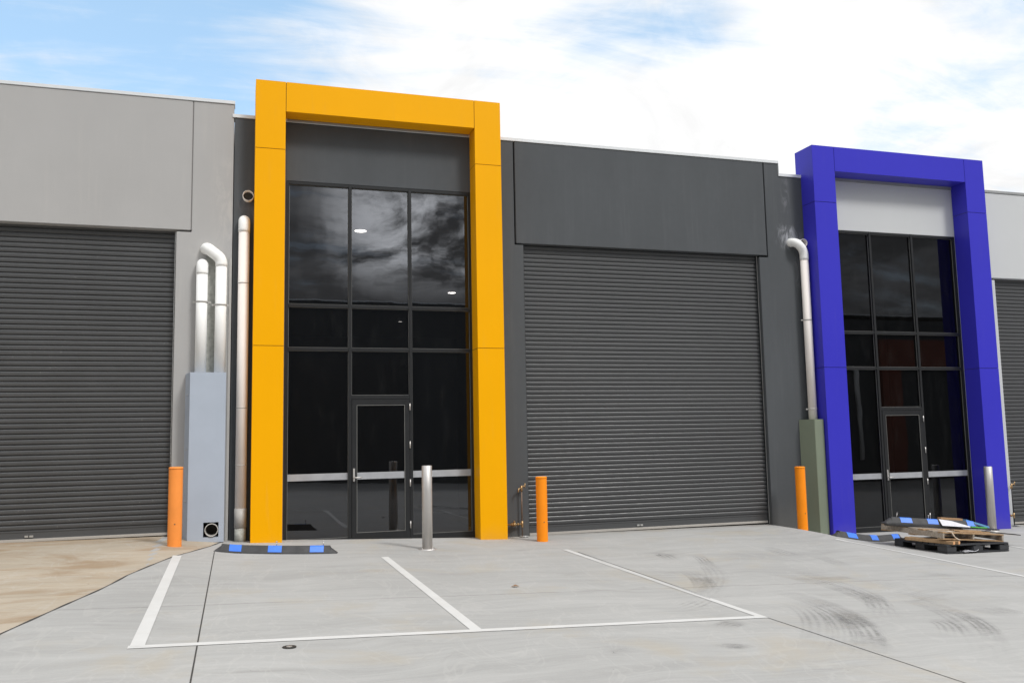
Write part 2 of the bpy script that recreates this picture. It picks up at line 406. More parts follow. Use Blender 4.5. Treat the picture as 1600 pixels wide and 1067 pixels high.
# tyre marks
mt = bpy.data.materials.new('tyre_rubber'); mt.use_nodes = True; t = NT(mt.node_tree)
uv = t.n('ShaderNodeTexCoord').outputs['UV']; co = t.n('ShaderNodeTexCoord').outputs['Object']
su = t.n('ShaderNodeSeparateXYZ', {0: uv}); U, V = su.outputs[0], su.outputs[1]
rib = t.mapr(t.math('SINE', t.math('MULTIPLY', V, 27)), -.8, 1.0, t.mapr(t.noise(co, 1.1, 2, .5), .4, .6, .15, .75), 1)
edge = t.math('MULTIPLY', t.mapr(V, 0, .12), t.mapr(V, 1, .88))
endf = t.math('MULTIPLY', t.mapr(U, 0, .5), t.mapr(U, 1, .5))
nz = t.mapr(t.noise(t.scalev(co, (1, 1, 1)), 1.3, 5, .6), .30, .62, .25, 1)
nf = t.mapr(t.noise(co, 22, 4, .8), .3, .65, .3, 1)
a = t.math('MULTIPLY', t.math('MULTIPLY', rib, edge), t.math('MULTIPLY', endf, t.math('MULTIPLY', nz, nf)))
oi = t.n('ShaderNodeObjectInfo').outputs['Alpha']
a = t.math('MULTIPLY', a, t.math('MULTIPLY', oi, .52), clamp=True)
df = t.n('ShaderNodeBsdfPrincipled', {'Base Color': (.13, .125, .12, 1), 'Roughness': .8})
mx = t.n('ShaderNodeMixShader', {0: a, 1: t.n('ShaderNodeBsdfTransparent').outputs[0], 2: df.outputs[0]})
t.n('ShaderNodeOutputMaterial', {0: mx.outputs[0]}); M['tyre_rubber'] = mt
# measured on the photograph: three points on each mark, its width, its strength
marks = [((1069, 889), (1095, 905), (1103, 926), .3, .6), ((1277, 944), (1350, 980), (1350, 1030), .26, .75), ((1225, 936), (1275, 968), (1258, 1022), .3, .5),
         ((1255, 940), (1313, 975), (1303, 1025), .22, .55), ((1307, 910), (1366, 935), (1369, 968), .28, .5), ((1439, 968), (1480, 975), (1492, 1003), .26, .65),
         ((1469, 948), (1535, 975), (1555, 1015), .22, .6), ((1079, 867), (1098, 873), (1109, 890), .22, .55), ((1018, 869), (1035, 866), (1060, 880), .28, .8),
         ((1190, 856), (1215, 860), (1245, 870), .35, .65), ((1265, 866), (1300, 876), (1330, 888), .28, .5), ((1105, 935), (1085, 945), (1050, 955), .3, .45),
         ((1200, 880), (1290, 905), (1340, 925), .3, .25), ((1335, 900), (1440, 930), (1500, 950), .35, .22), ((1120, 1012), (1148, 1009), (1178, 1014), .2, .9),
         ((1130, 982), (1142, 974), (1170, 972), .25, .6), ((932, 1018), (960, 1014), (1000, 1022), .3, .55), ((1500, 940), (1560, 955), (1600, 962), .5, .45),
         ((1180, 915), (1330, 965), (1345, 1050), .34, .5), ((1120, 880), (1330, 925), (1385, 990), .3, .4), ((1390, 930), (1500, 965), (1560, 1040), .35, .4), ((1080, 870), (1120, 900), (1080, 945), .3, .35), ((1430, 895), (1460, 897), (1480, 903), .4, .4)]
for i, (a_, b_, c_, wd, al) in enumerate(marks):
    A, B, D = [img_ground(*q) for q in (a_, b_, c_)]
    def fn(u, v, A=A, B=B, D=D, wd=wd):
        k = 2*B-(A+D)*.5
        p = A*(1-u)**2+k*2*u*(1-u)+D*u*u; d = (k-A)*2*(1-u)+(D-k)*2*u; d.z = 0; d.normalize()
        return p.x-d.y*wd*(v-.5), p.y+d.x*wd*(v-.5)
    o = drape('tyre_mark', fn, lin(0, 1, 40), lin(0, 1, 4), .0005+.00011*i, 'tyre_rubber'); o.color = (1, 1, 1, al)

# ------------------------------------------------------------------ building parts
def curtain(parent, x0, x1, y, z0, z1, material, pitch=.0752):
    """roller door: ribbed curtain, bottom rail, guides, lock plates"""
    b = MB(); zb = z0+.175; prof = []
    z = zb
    while z < z1:
        for dz, dy in ((0, .006), (.003, -.005), (.010, -.011), (.032, -.0155), (.052, -.0155), (.0575, -.0125), (.061, -.005), (.0635, .0075), (.0735, .008)):
            prof.append((z+dz*pitch/.0752, y+dy))
        z += pitch
    prof = [(z0+.05, y-.006), (zb-.035, y-.006), (zb-.03, y-.012), (zb-.012, y-.012), (zb-.006, y+.006)]+prof
    xs = lin(x0, x1, 12); vs = []; 
    random.seed(int(x0*100)+3)
    wob = [[random.uniform(-.0011, .0011) for _ in xs] for _ in prof]
    rows = [[b.bm.verts.new((x, yy, zz+wob[max(k-5, 0)//9][i]*(1 if k > 4 else 0))) for i, x in enumerate(xs)] for k, (zz, yy) in enumerate(prof)]
    for k in range(len(rows)-1):
        for i in range(len(xs)-1):
            f = b.bm.faces.new((rows[k][i], rows[k][i+1], rows[k+1][i+1], rows[k+1][i])); f.smooth = False
    d = b.build('roller_door', material, parent)
    if d.data.polygons[0].normal.y > 0: d.data.flip_normals()
    MB().box(x0+.01, x1-.01, y-.03, y+.02, z0+.012, z0+.052).build('bottom_rail', 'alu_rail', d, .004)
    for xx in (x0, x1):
        s = 1 if xx == x0 else -1
        q = MB(); q.box(min(xx-s*.045, xx+s*.002), max(xx-s*.045, xx+s*.002), y-.045, y-.037, z0, z1)
        q.box(min(xx-s*.045, xx-s*.038), max(xx-s*.045, xx-s*.038), y-.0365, y+.03, z0, z1)
        q.build('door_guide', 'black_iron', d)
    MB().box(x1+.001, x1+.012, y-.052, y-.0455, z0, z1-.1).build('guide_edge', 'alu', d)
    return d
def lock_plate(parent, x, y, z):
    b = MB(); b.box(x-.055, x-.006, y-.010, y, z-.014, z+.014, 'alu'); b.box(x+.006, x+.055, y-.010, y, z-.014, z+.014, 'alu')
    b.box(x-.006, x+.006, y-.014, y, z-.010, z+.010, 'black_iron'); b.build('lock_plate', None, parent)

def face_out(o):
    if o.data.polygons[0].normal.y > 0: o.data.flip_normals()
def shopfront(parent, x0, x1, z0, zs, door, glassm, y=.04, unit=0):
    """zs: z of the two transoms and head; door = (x left, x right, z head)"""
    fw_, fd = .048, .1
    fr = MB(); mull = [x0, door[0], door[1], x1]; z_t1, z_t2, z_h = zs
    yf = y-.05
    # outer frame and mullions, butted between the rails
    levels = [z0, z_t1, z_t2, z_h]
    for x in mull:
        xa, xb = (x, x+fw_) if x == x0 else (x-fw_, x) if x == x1 else (x-fw_/2, x+fw_/2)
        fr.box(xa, xb, yf, yf+fd, z0-.25, z_h+fw_)
    cells = []
    for i in range(3):
        a = mull[i]+(fw_ if i == 0 else fw_/2); b_ = mull[i+1]-(fw_ if i == 2 else fw_/2)
        fr.box(a, b_, yf+.003, yf+fd, z_h, z_h+fw_-.002)
        for zt in (z_t1, z_t2): fr.box(a, b_, yf+.003, yf+fd, zt-fw_/2, zt+fw_/2)
        cells.append((a, b_, z_t2+fw_/2, z_h)); cells.append((a, b_, z_t1+fw_/2, z_t2-fw_/2))
        if i == 1:
            fr.box(a, b_, yf+.003, yf+fd, door[2], door[2]+.06)
            cells.append((a, b_, door[2]+.06, z_t1-fw_/2))
        else:
            fr.box(a, b_, yf+.003, yf+fd, z0-.25, z0+.045)
            cells.append((a, b_, z0+.045, z_t1-fw_/2))
    win = fr.build('window', 'frame_black', parent, .002)
    bd = MB()
    def bead(q, a, b_, c, d, yy, t_=.007):
        q.box(a, b_, yy-.012, yy, c, c+t_); q.box(a, b_, yy-.012, yy, d-t_, d)
        q.box(a, a+t_, yy-.012, yy, c+t_, d-t_); q.box(b_-t_, b_, yy-.012, yy, c+t_, d-t_)
    for (a, b_, c, d) in cells:
        bead(bd, a, b_, c, d, y-.006)
        g_ = MB(); g_.faces([(a, y, c), (b_, y, c), (b_, y, d), (a, y, d)], [(0, 1, 2, 3)]); o = g_.build('glass_pane', glassm, win); face_out(o)
        if c < z0+.1:
            MB().box(a+.008, b_-.008, y-.004, y-.001, z0+.93, z0+1.035).build('safety_strip', 'tape', win)
    bd.build('glazing_bead', 'bead', win)
    # the hinged door
    a, b_ = door[0]+fw_/2+.004, door[1]-fw_/2-.004
    dr = MB(); st, yd = .075, yf-.006
    dr.box(a, a+st, yd, yd+.045, z0-.05, door[2]-.004); dr.box(b_-st, b_, yd, yd+.045, z0-.05, door[2]-.004)
    dr.box(a+st, b_-st, yd+.002, yd+.045, door[2]-.004-st*1.2, door[2]-.004); dr.box(a+st, b_-st, yd+.002, yd+.045, z0-.05, z0+.11)
    do = dr.build('entry_door', 'frame_black', parent, .002)
    ga, gb, gc, gd = a+st, b_-st, z0+.11, door[2]-.004-st*1.2
    g_ = MB(); g_.faces([(ga, yd+.025, gc), (gb, yd+.025, gc), (gb, yd+.025, gd), (ga, yd+.025, gd)], [(0, 1, 2, 3)]); face_out(g_.build('glass_pane', glassm, do))
    q = MB(); bead(q, ga, gb, gc, gd, yd+.016, .008); q.build('glazing_bead', 'bead', do)
    MB().box(ga+.009, gb-.009, yd+.019, yd+.022, z0+.93, z0+1.035).build('safety_strip', 'tape', do)
    q = MB(); q.box(a+.018, a+.045, yd-.012, yd, z0+.90, z0+1.10); q.tube([(a+.03, yd-.012, z0+.96), (a+.03, yd-.055, z0+.96), (a+.05, yd-.06, z0+.96), (a+.15, yd-.06, z0+.96)], .010, n=10)
    q.build('handle', 'steel', do, 0)
    for zz in (.2, .85, 1.45, 2.05):
        MB().tube([(b_+.004, yd-.012, z0+zz-.055), (b_+.004, yd-.012, z0+zz+.055)], .010, n=10).build('hinge', 'steel', do)
    return win

def portal(parent, x0, x1, xi0, xi1, ztop, zund, seams, zbase, material, seamm, y0=-.35):
    y1 = .15
    b = MB(); s = .004  # half seam
    zb0, zb1 = zbase
    def col(xa, xb, zb):
        zz = [zb]+seams+[ztop]
        for i in range(len(zz)-1):
            b.box(xa, xb, y0, y1 if i == len(zz)-2 else -.002, zz[i]+(s if i else 0), zz[i+1]-(s if i < len(zz)-2 else 0), material)
    col(x0, xi0-s, zb0); col(xi1+s, x1, zb1)
    b.box(xi0+s, xi1-s, y0, y1, zund, ztop, material)
    # dark backing seen in the open seams
    for (xa, xb, zb) in ((x0, xi0, zb0), (xi1, x1, zb1)):
        b.box(xa+.008, xb-.008, y0+.008, -.004, zb+.01, ztop-.3, seamm)
    b.box(xi0-.008, xi1+.008, y0+.009, .1, zund+.01, ztop-.01, seamm)
    return b.build('portal_frame', None, parent, .0015)

GRP = 'industrial units in the row'
TH = .2
# ---- left unit: light grey
u1 = thing('warehouse_unit', (-5, 0, 0), 'light grey concrete warehouse unit with a dusty charcoal roller door, left of the yellow portal', 'building', GRP)
b = MB(); b.plate([(-.92, -.5), (-.11, -.5), (-.11, 6.855), (-.705, 6.855), (-.705, 4.79), (-.92, 4.79)], 0, TH); b.box(-6.6, -5.52, 0, TH, -.5, 4.79); b.box(-10.2, -6.6, 0, TH, -.5, 6.855); b.box(-6.6, -5.74, 0, TH, 4.79, 6.855)
b.box(-.31, -.11, TH, 22, -.5, 6.855); b.box(-10.2, -10, TH, 22, -.5, 6.855); b.box(-10, -.31, 21.8, 22, -.5, 6.855)
b.build('wall', 'paint_light', u1, .006)
MB().box(-5.72, -.717, -.003, TH-.01, 4.815, 6.855).build('lintel_panel', 'paint_light', u1, .008)
MB().box(-.7165, -.7055, .012, .16, 4.83, 6.85).build('joint_filler', 'caulk', u1)
MB().box(-10.22, -.098, -.015, TH+.02, 6.857, 6.912).build('parapet_cap', 'cap_metal', u1, .004)
MB().box(-.1495, -.112, -.012, -.002, .1, 4.4).build('corner_strip', 'pvc_grey', u1)
MB().box(-.485, -.175, -.004, -.001, .15, 4.42).build('bare_patch', 'bare_concrete', u1)
MB().box(-10, -.31, .25, 21.8, 6.1, 6.2).build('roof', 'roofing', u1)
d1 = curtain(u1, -5.50, -.945, .155, .245, 4.95, 'roller_dusty')
lock_plate(d1, -2.79, .143, .33)
# ---- middle unit: dark grey with yellow portal
u2_ = thing('warehouse_unit', (5, 0, 0), 'charcoal painted warehouse unit with yellow portal entrance and wide roller door', 'building', GRP)
b = MB()
b.box(-.10, .69, 0, TH, -.5, 6.645); b.box(.69, 3.70, 0, TH, 5.69, 6.645); b.plate([(3.70, -.5), (4.612, -.5), (4.612, 4.84), (4.458, 4.84), (4.458, 6.645), (3.70, 6.645)], 0, TH)
b.plate([(9.22, -.5), (10.60, -.5), (10.60, 6.40), (9.72, 6.40), (9.72, 6.645), (9.412, 6.645), (9.412, 4.83), (9.22, 4.83)], 0, TH)
b.box(-.10, .1, TH, 22, -.5, 6.645); b.box(10.4, 10.6, TH, 22, -.5, 6.4); b.box(.1, 10.4, 21.8, 22, -.5, 6.4)
b.build('wall', 'paint_dark', u2_, .005)
MB().box(4.482, 9.392, -.003, TH-.01, 4.862, 6.645).build('lintel_panel', 'paint_dark', u2_, .008)
MB().box(4.4, 9.46, .12, .16, 4.9, 6.6).build('joint_filler', 'groove', u2_)
b = MB(); b.box(-.135, 9.735, -.015, TH+.02, 6.647, 6.702); b.box(9.722, 9.737, -.015, TH+.02, 6.462, 6.647); b.box(9.722, 10.62, -.016, TH+.02, 6.402, 6.458)
b.build('parapet_cap', 'cap_metal', u2_, .003)
MB().box(.70, 3.672, -.03, -.001, 6.655, 6.683).build('head_flashing', 'cap_dull', u2_)
MB().box(.1, 10.4, .25, 21.8, 5.95, 6.05).build('roof', 'roofing', u2_)
b = MB(); b.box(.1, 10.4, .3, 21.8, 5.75, 5.80, 'interior'); b.box(4.0, 4.1, .2, 2.4, -.1, 5.75, 'interior'); b.box(.1, 10.4, .21, 21.8, -.06, .02, 'interior_floor')
b.build('interior', None, u2_)
b = MB(); b.box(.101, .12, .21, 21.7, .03, 5.7); b.box(10.38, 10.399, .21, 21.7, .03, 5.7); b.box(.13, 10.37, 21.7, 21.79, .03, 5.7); b.build('interior_wall', 'interior', u2_)
d2 = curtain(u2_, 4.64, 9.205, .125, -.045, 4.98, 'roller')
lock_plate(d2, 6.66, .113, .045)
shopfront(u2_, .69, 3.70, .055, (3.02, 3.705, 5.64), (1.69, 2.66, 2.235), 'glass_tinted')
p2 = portal(u2_, .205, 4.135, .66, 3.685, 7.165, 6.69, [3.03, 6.08], (.03, -.06), 'yellow_panel', 'groove')
p2['label'] = 'yellow cladding panels forming a square arch'
# ---- right unit: pale grey with blue portal
u3 = thing('warehouse_unit', (15, 0, -.25), 'pale grey warehouse unit with a deep blue portal entrance at the right', 'building', GRP)
b = MB()
b.box(10.60, 10.72, 0, TH, -.8, 6.405); b.box(10.72, 13.76, 0, TH, 5.43, 6.405); b.plate([(13.76, -.8), (14.72, -.8), (14.72, 4.585), (14.60, 4.585), (14.60, 6.405), (13.76, 6.405)], 0, TH)
b.box(19.3, 20.8, 0, TH, -.8, 6.405); b.box(10.6, 10.7, TH, 22, -.8, 6.405); b.box(20.6, 20.8, TH, 22, -.8, 6.405); b.box(10.7, 20.6, 21.8, 22, -.8, 6.4)
b.build('wall', 'paint_pale', u3, .005)
MB().box(14.62, 19.28, -.003, TH-.01, 4.625, 6.405).build('lintel_panel', 'paint_pale', u3, .008)
MB().box(10.62, 20.82, -.015, TH+.02, 6.407, 6.462).build('parapet_cap', 'cap_dull', u3, .003)
MB().box(10.7, 20.6, .25, 21.8, 5.7, 5.8).build('roof', 'roofing', u3)
b = MB(); b.box(10.7, 20.6, .21, 21.8, -.32, -.26, 'interior_floor'); b.box(10.7, 20.6, .3, 21.8, 5.5, 5.55, 'interior'); b.box(14.0, 14.1, .2, 2.4, -.2, 5.5, 'interior')
b.box(10.72, 20.58, 21.7, 21.79, -.2, 5.45, 'interior'); b.box(10.705, 10.72, .21, 21.7, -.2, 5.45, 'interior'); b.build('interior', None, u3)
curtain(u3, 14.74, 19.28, .12, -.335, 4.75, 'roller')
shopfront(u3, 10.72, 13.76, -.255, (2.77, 3.455, 5.385), (11.71, 12.70, 1.965), 'glass_dark')
p3 = portal(u3, 10.22, 14.245, 10.705, 13.77, 6.935, 6.46, [2.75, 5.85], (-.27, -.34), 'blue_panel', 'groove', -.38)
p3['label'] = 'deep blue cladding panels forming a square arch'

# ---- the row across the yard, mirrored in the glass
u4 = thing('warehouse_row', (5, -21.2, 0), 'dark row of units across the yard, seen only as a reflection in the shopfront glass', 'building')
b = MB(); b.box(-45, 55, -34, -21.2, -.8, 6.9); b.box(-45, 12, -34, -21.19, 6.9, 7.1); b.build('wall', 'paint_dark', u4)
for x in (-32, -20, -9, 2, 13, 22, 38):
    q = MB(); z = .1
    q.box(x, x+4.6, -21.19, -21.17, .1, 4.8)
    while z < 4.7: q.box(x, x+4.6, -21.17, -21.15, z, z+.055); z += .075
    q.build('roller_door', 'roller', u4)
q = MB(); q.box(29.4, 30.5, -21.19, -20.8, -.6, 5.9); q.box(34.2, 35.2, -21.19, -20.8, -.6, 5.9); q.box(30.5, 34.2, -21.19, -20.8, 4.6, 5.9); q.build('portal_frame', 'orange_panel', u4)
MB().tube([(28.2, -21.1, .2), (28.2, -21.1, 4.4), (28.0, -21.15, 4.6)], .09).build('downpipe', 'pvc', u4)
MB().box(-45.05, 55.05, -34.05, -21.17, 7.1, 7.16).build('parapet_cap', 'cap_metal', u4)

# ---- lamps glowing on the ceiling inside
for i, (x, y, lb) in enumerate(((2.3, 3.35, 'lit round ceiling lamp seen through the tall middle pane, the largest'), (5.84, 10.38, 'lit round ceiling lamp seen through the tall right pane'), (5.48, 16.81, 'faint lit ceiling lamp seen through the small middle pane'))):
    t_ = thing('ceiling_lamp', (x, y, 5.75), lb, 'ceiling lamp', 'ceiling lamps behind the glass')
    b = MB(); n = 32; ro, ri = (.115, .052) if i < 2 else (.06, .03)
    vs = [(x+ro*math.cos(2*math.pi*k/n), y+ro*math.sin(2*math.pi*k/n), 5.735) for k in range(n)]+[(x+ri*math.cos(2*math.pi*k/n), y+ri*math.sin(2*math.pi*k/n), 5.735) for k in range(n)]
    b.faces(vs, [(k, (k+1) % n, n+(k+1) % n, n+k) for k in range(n)]); b.build('diffuser', 'lamp_faint' if i == 2 else 'lamp_glow', t_)
    MB().tube([(x, y, 5.738), (x, y, 5.7499)], .13, n=28).build('housing', 'cap_dull', t_)

# ------------------------------------------------------------------ pipes
def arc(p0, corner, p1, n=7):
    a, k, c = Vector(p0), Vector(corner), Vector(p1)
    return [a*(1-s)**2+k*2*s*(1-s)+c*s*s for s in lin(0, 1, n)]
def clip(parent, x, y, z, r):
    q = MB(); q.tube([(x, y, z-.012), (x, y, z+.012)], r+.004, n=24); q.box(x-r-.045, x+r+.045, y+.02, y+.03, z-.012, z+.012)
    q.build('bracket', 'pvc_grey', parent)
def collar(parent, pts, r, m): MB().tube(pts, r, n=24).build('collar', m, parent)
t_ = thing('downpipe', (-.53, -.12, 2.62), 'shorter white downpipe ending in a round elbow above the pale blue pipe cover', 'downpipe', 'white downpipes on the walls')
MB().tube([(-.535, -.12, 2.6), (-.535, -.12, 4.14)], .082, n=28).build('pipe', 'pvc', t_)
MB().tube([(-.535, -.12, 4.12)]+arc((-.535, -.12, 4.15), (-.535, -.125, 4.30), (-.535, .02, 4.29)), .0865, n=28).build('elbow', 'pvc', t_)
clip(t_, -.53, -.12, 3.70, .084)
t_ = thing('downpipe', (-.262, -.12, 2.62), 'taller white downpipe bent to the left at its top, above the pale blue pipe cover', 'downpipe', 'white downpipes on the walls')
MB().tube([(-.262, -.12, 2.6), (-.262, -.12, 4.26)], .082, n=28).build('pipe', 'pvc', t_)
MB().tube([(-.262, -.12, 4.25)]+arc((-.262, -.12, 4.29), (-.262, -.12, 4.36), (-.31, -.12, 4.405), 5)+arc((-.40, -.115, 4.475), (-.49, -.11, 4.55), (-.49, .02, 4.53)), .0865, n=28).build('elbow', 'pvc', t_)
clip(t_, -.262, -.12, 3.66, .084)
t_ = thing('downpipe', (.055, -.11, .15), 'full height cream downpipe standing beside the left leg of the yellow portal', 'downpipe', 'white downpipes on the walls')
MB().tube([(.063, -.11, .62), (.063, -.11, 4.82)], .081, n=28).build('pipe', 'pvc_cream', t_)
MB().tube([(.063, -.11, 4.80)]+arc((.063, -.11, 4.84), (.063, -.115, 5.01), (.063, .02, 5.0)), .0865, n=28).build('elbow', 'pvc', t_)
MB().tube([(.063, -.11, .34), (.063, -.11, .62)], .0875, n=28).build('collar', 'pvc_grey', t_)
MB().tube([(.063, -.11, .1), (.063, -.11, .34)], .081, n=28).build('pipe_foot', 'bare_concrete', t_)
for z in (1.25, 2.1, 4.0): collar(t_, [(.063, -.11, z), (.063, -.11, z+.012)], .0855, 'pvc_grey')
t_ = thing('downpipe', (10.1, -.12, 1.8), 'cream downpipe with a white elbow rising out of the green pipe cover', 'downpipe', 'white downpipes on the walls')
MB().tube([(10.11, -.12, 1.7), (10.11, -.12, 4.80)], .076, n=28).build('pipe', 'pvc_cream', t_)
MB().tube([(10.11, -.12, 4.78)]+arc((10.11, -.12, 4.83), (10.11, -.13, 4.95), (10.04, -.14, 5.02))+arc((10.0, -.14, 5.06), (9.93, -.13, 5.13), (9.90, .02, 5.13)), .0805, n=28).build('elbow', 'pvc', t_)
for z in (2.0, 3.65): clip(t_, 10.11, -.12, z, .076)
def stub(x, z, r, L, lb):
    t_ = thing('overflow_pipe', (x, 0, z), lb, 'overflow pipe', 'overflow pipe stubs in the wall')
    b = MB(); n = 28
    vs = []
    for (rr, yy) in ((r, .01), (r, -L), (r-.008, -L), (r-.008, .008)):
        vs += [(x+rr*math.cos(2*math.pi*k/n), yy, z+rr*math.sin(2*math.pi*k/n)) for k in range(n)]
    b.faces(vs, [(j*n+k, j*n+(k+1) % n, (j+1)*n+(k+1) % n, (j+1)*n+k) for j in range(3) for k in range(n)], None, True); b.build('pipe', 'pvc_cream', t_)
    MB().tube([(x, -.002, z), (x, -.006, z)], r-.009, n=28).build('pipe_mouth', 'pipe_inside', t_)
stub(.115, 5.385, .083, .10, 'open cream pipe stub poking from the charcoal wall left of the yellow portal')
stub(10.14, 5.12, .078, .10, 'open pipe stub half hidden behind the white elbow beside the blue portal')

# pipe covers
t_ = thing('pipe_cover', (-.42, -.2, .18), 'tall pale blue pipe cover box with a square hole near its foot', 'pipe cover')
b = MB(); hx0, hx1, hz0, hz1 = -.448, -.238, .245, .455; z0, z1 = .17, 2.625
b.prism([(-.745, -.001), (-.665, -.35), (hx0, -.35), (hx0, -.001)], z0, z1); b.prism([(hx1, -.001), (hx1, -.35), (-.165, -.35), (-.165, -.001)], z0, z1)
b.box(hx0, hx1, -.35, -.001, z0, hz0); b.box(hx0, hx1, -.35, -.001, hz1, z1)
b.build('cover', 'box_blue', t_)
MB().box(hx0, hx1, -.1, -.09, hz0, hz1).build('hole_back', 'pipe_inside', t_)
b = MB(); n = 28; vs = []
for (rr, yy) in ((.094, -.1), (.094, -.365), (.083, -.365), (.083, -.11)):
    vs += [(-.335+rr*math.cos(2*math.pi*k/n), yy, .345+rr*math.sin(2*math.pi*k/n)) for k in range(n)]
b.faces(vs, [(j*n+k, j*n+(k+1) % n, (j+1)*n+(k+1) % n, (j+1)*n+k) for j in range(3) for k in range(n)], None, True); b.build('pipe_outlet', 'pvc_grey', t_)
for z in (.75, 1.5, 2.3): MB().tube([(-.715, -.18, z), (-.7, -.185, z)], .012, n=8).build('screw', 'alu', t_)
t_ = thing('pipe_cover', (10.1, -.15, -.22), 'olive green folded pipe cover at the foot of the blue portal', 'pipe cover')
MB().prism([(9.885, -.001), (10.005, -.30), (10.20, -.30), (10.222, -.001)], -.25, 1.81).build('cover', 'box_green', t_, .004)

# taps
def tap(x, y, z0, lb, iron):
    t_ = thing('water_tap', (x, y, z0), lb, 'tap', 'water taps at the doors')
    MB().tube([(x, y, z0), (x, y, z0+.80)], .011, n=10).build('riser', iron, t_)
    q = MB(); q.tube([(x, y, z0+.74), (x, y, z0+.83)], .02, n=10); q.tube([(x, y, z0+.79), (x-.06, y-.03, z0+.78), (x-.07, y-.05, z0+.73)], .012, n=10)
    q.tube([(x+.0, y-.01, z0+.81), (x+.05, y-.03, z0+.83)], .009, n=8); q.tube([(x+.05, y-.03, z0+.79), (x+.05, y-.03, z0+.87)], .008, n=8)
    q.build('spout', 'brass', t_)
    q = MB(); q.tube([(x-.26, y, z0+.21), (x, y, z0+.21)], .011, n=10); q.tube([(x-.19, y, z0+.21), (x-.165, y, z0+.21)], .026, n=8); q.tube([(x-.165, y, z0+.21), (x-.11, y, z0+.21)], .034, n=10)
    q.tube([(x-.14, y, z0+.21), (x-.14, y-.03, z0+.27)], .014, n=8); q.tube([(x-.085, y, z0+.21), (x-.065, y, z0+.21)], .024, n=8); q.tube([(x-.04, y, z0+.21), (x-.028, y, z0+.21)], .018, n=8)
    q.tube([(x, y, z0+.16), (x, y, z0+.26)], .02, n=10); q.build('valve', 'brass', t_)
    MB().tube([(x+.02, y-.03, z0+.012), (x+.02, y-.03, z0+.022)], .075, n=16).build('drain_cover', 'alu', t_)
tap(4.47, -.07, -.03, 'brass garden tap and valve on a riser beside the yellow portal', 'copper')
tap(14.66, -.07, -.34, 'tap with dark riser beside the right end of the blue portal, at the picture edge', 'black_iron')

# ------------------------------------------------------------------ bollards
def bollard(name, x, y, z0, h, r, m, lb, grp, cap):
    t_ = thing(name, (x, y, z0), lb, 'bollard', grp)
    if cap == 'plastic':
        b = MB(); b.tube([(x, y, z0-.05), (x, y, z0+h-.03)], r, n=36, caps=False); b.build('sleeve', m, t_)
        b = MB(); b.tube([(x, y, z0+h-.03), (x, y, z0+h-.012), (x, y, z0+h-.003), (x, y, z0+h)], [r+.003, r+.003, r-.006, r-.03], n=36); b.build('cap', m, t_)
        MB().tube([(x+.004, y-r-.003, z0+.30), (x+.004, y-r+.01, z0+.30)], .009, n=10).build('screw', 'copper', t_)
    else:
        b = MB(); b.tube([(x, y, z0), (x, y, z0+h-.006), (x, y, z0+h)], [r, r, r-.006], n=40); b.build('post', m, t_)
        b = MB(); b.tube([(x, y, z0-.02), (x, y, z0+.008), (x, y, z0+.014)], [r+.055, r+.055, r+.045], n=36); b.build('base_plate', m, t_)
        for k in range(4):
            a = k*math.pi/2+.6; MB().tube([(x+(r+.03)*math.cos(a), y+(r+.03)*math.sin(a), z0+.01), (x+(r+.03)*math.cos(a), y+(r+.03)*math.sin(a), z0+.028)], .009, n=6).build('bolt', 'steel', t_)
bollard('bollard', -.79, -1.02, gz(-.79, -1.02), 1.065, .092, 'orange_faded', 'faded orange bollard between the left roller door and the pale blue pipe cover', 'orange bollards', 'plastic')
bollard('bollard', 4.58, -.75, gz(4.58, -.75), 1.0, .087, 'orange_plastic', 'bright orange bollard beside the tap at the left edge of the middle roller door', 'orange bollards', 'plastic')
bollard('bollard', 9.50, -.5, gz(9.5, -.5)-.01, 1.11, .088, 'orange_plastic', 'bright orange bollard beside the olive green pipe cover', 'orange bollards', 'plastic')
bollard('bollard', 2.61, -1.43, gz(2.61, -1.43), 1.18, .073, 'steel', 'brushed steel bollard in front of the glass entrance in the yellow portal', 'stainless steel bollards', 'steel')
bollard('bollard', 13.55, -.62, gz(13.55, -.62), 1.20, .073, 'steel', 'brushed steel bollard behind the pallets at the right leg of the blue portal', 'stainless steel bollards', 'steel')

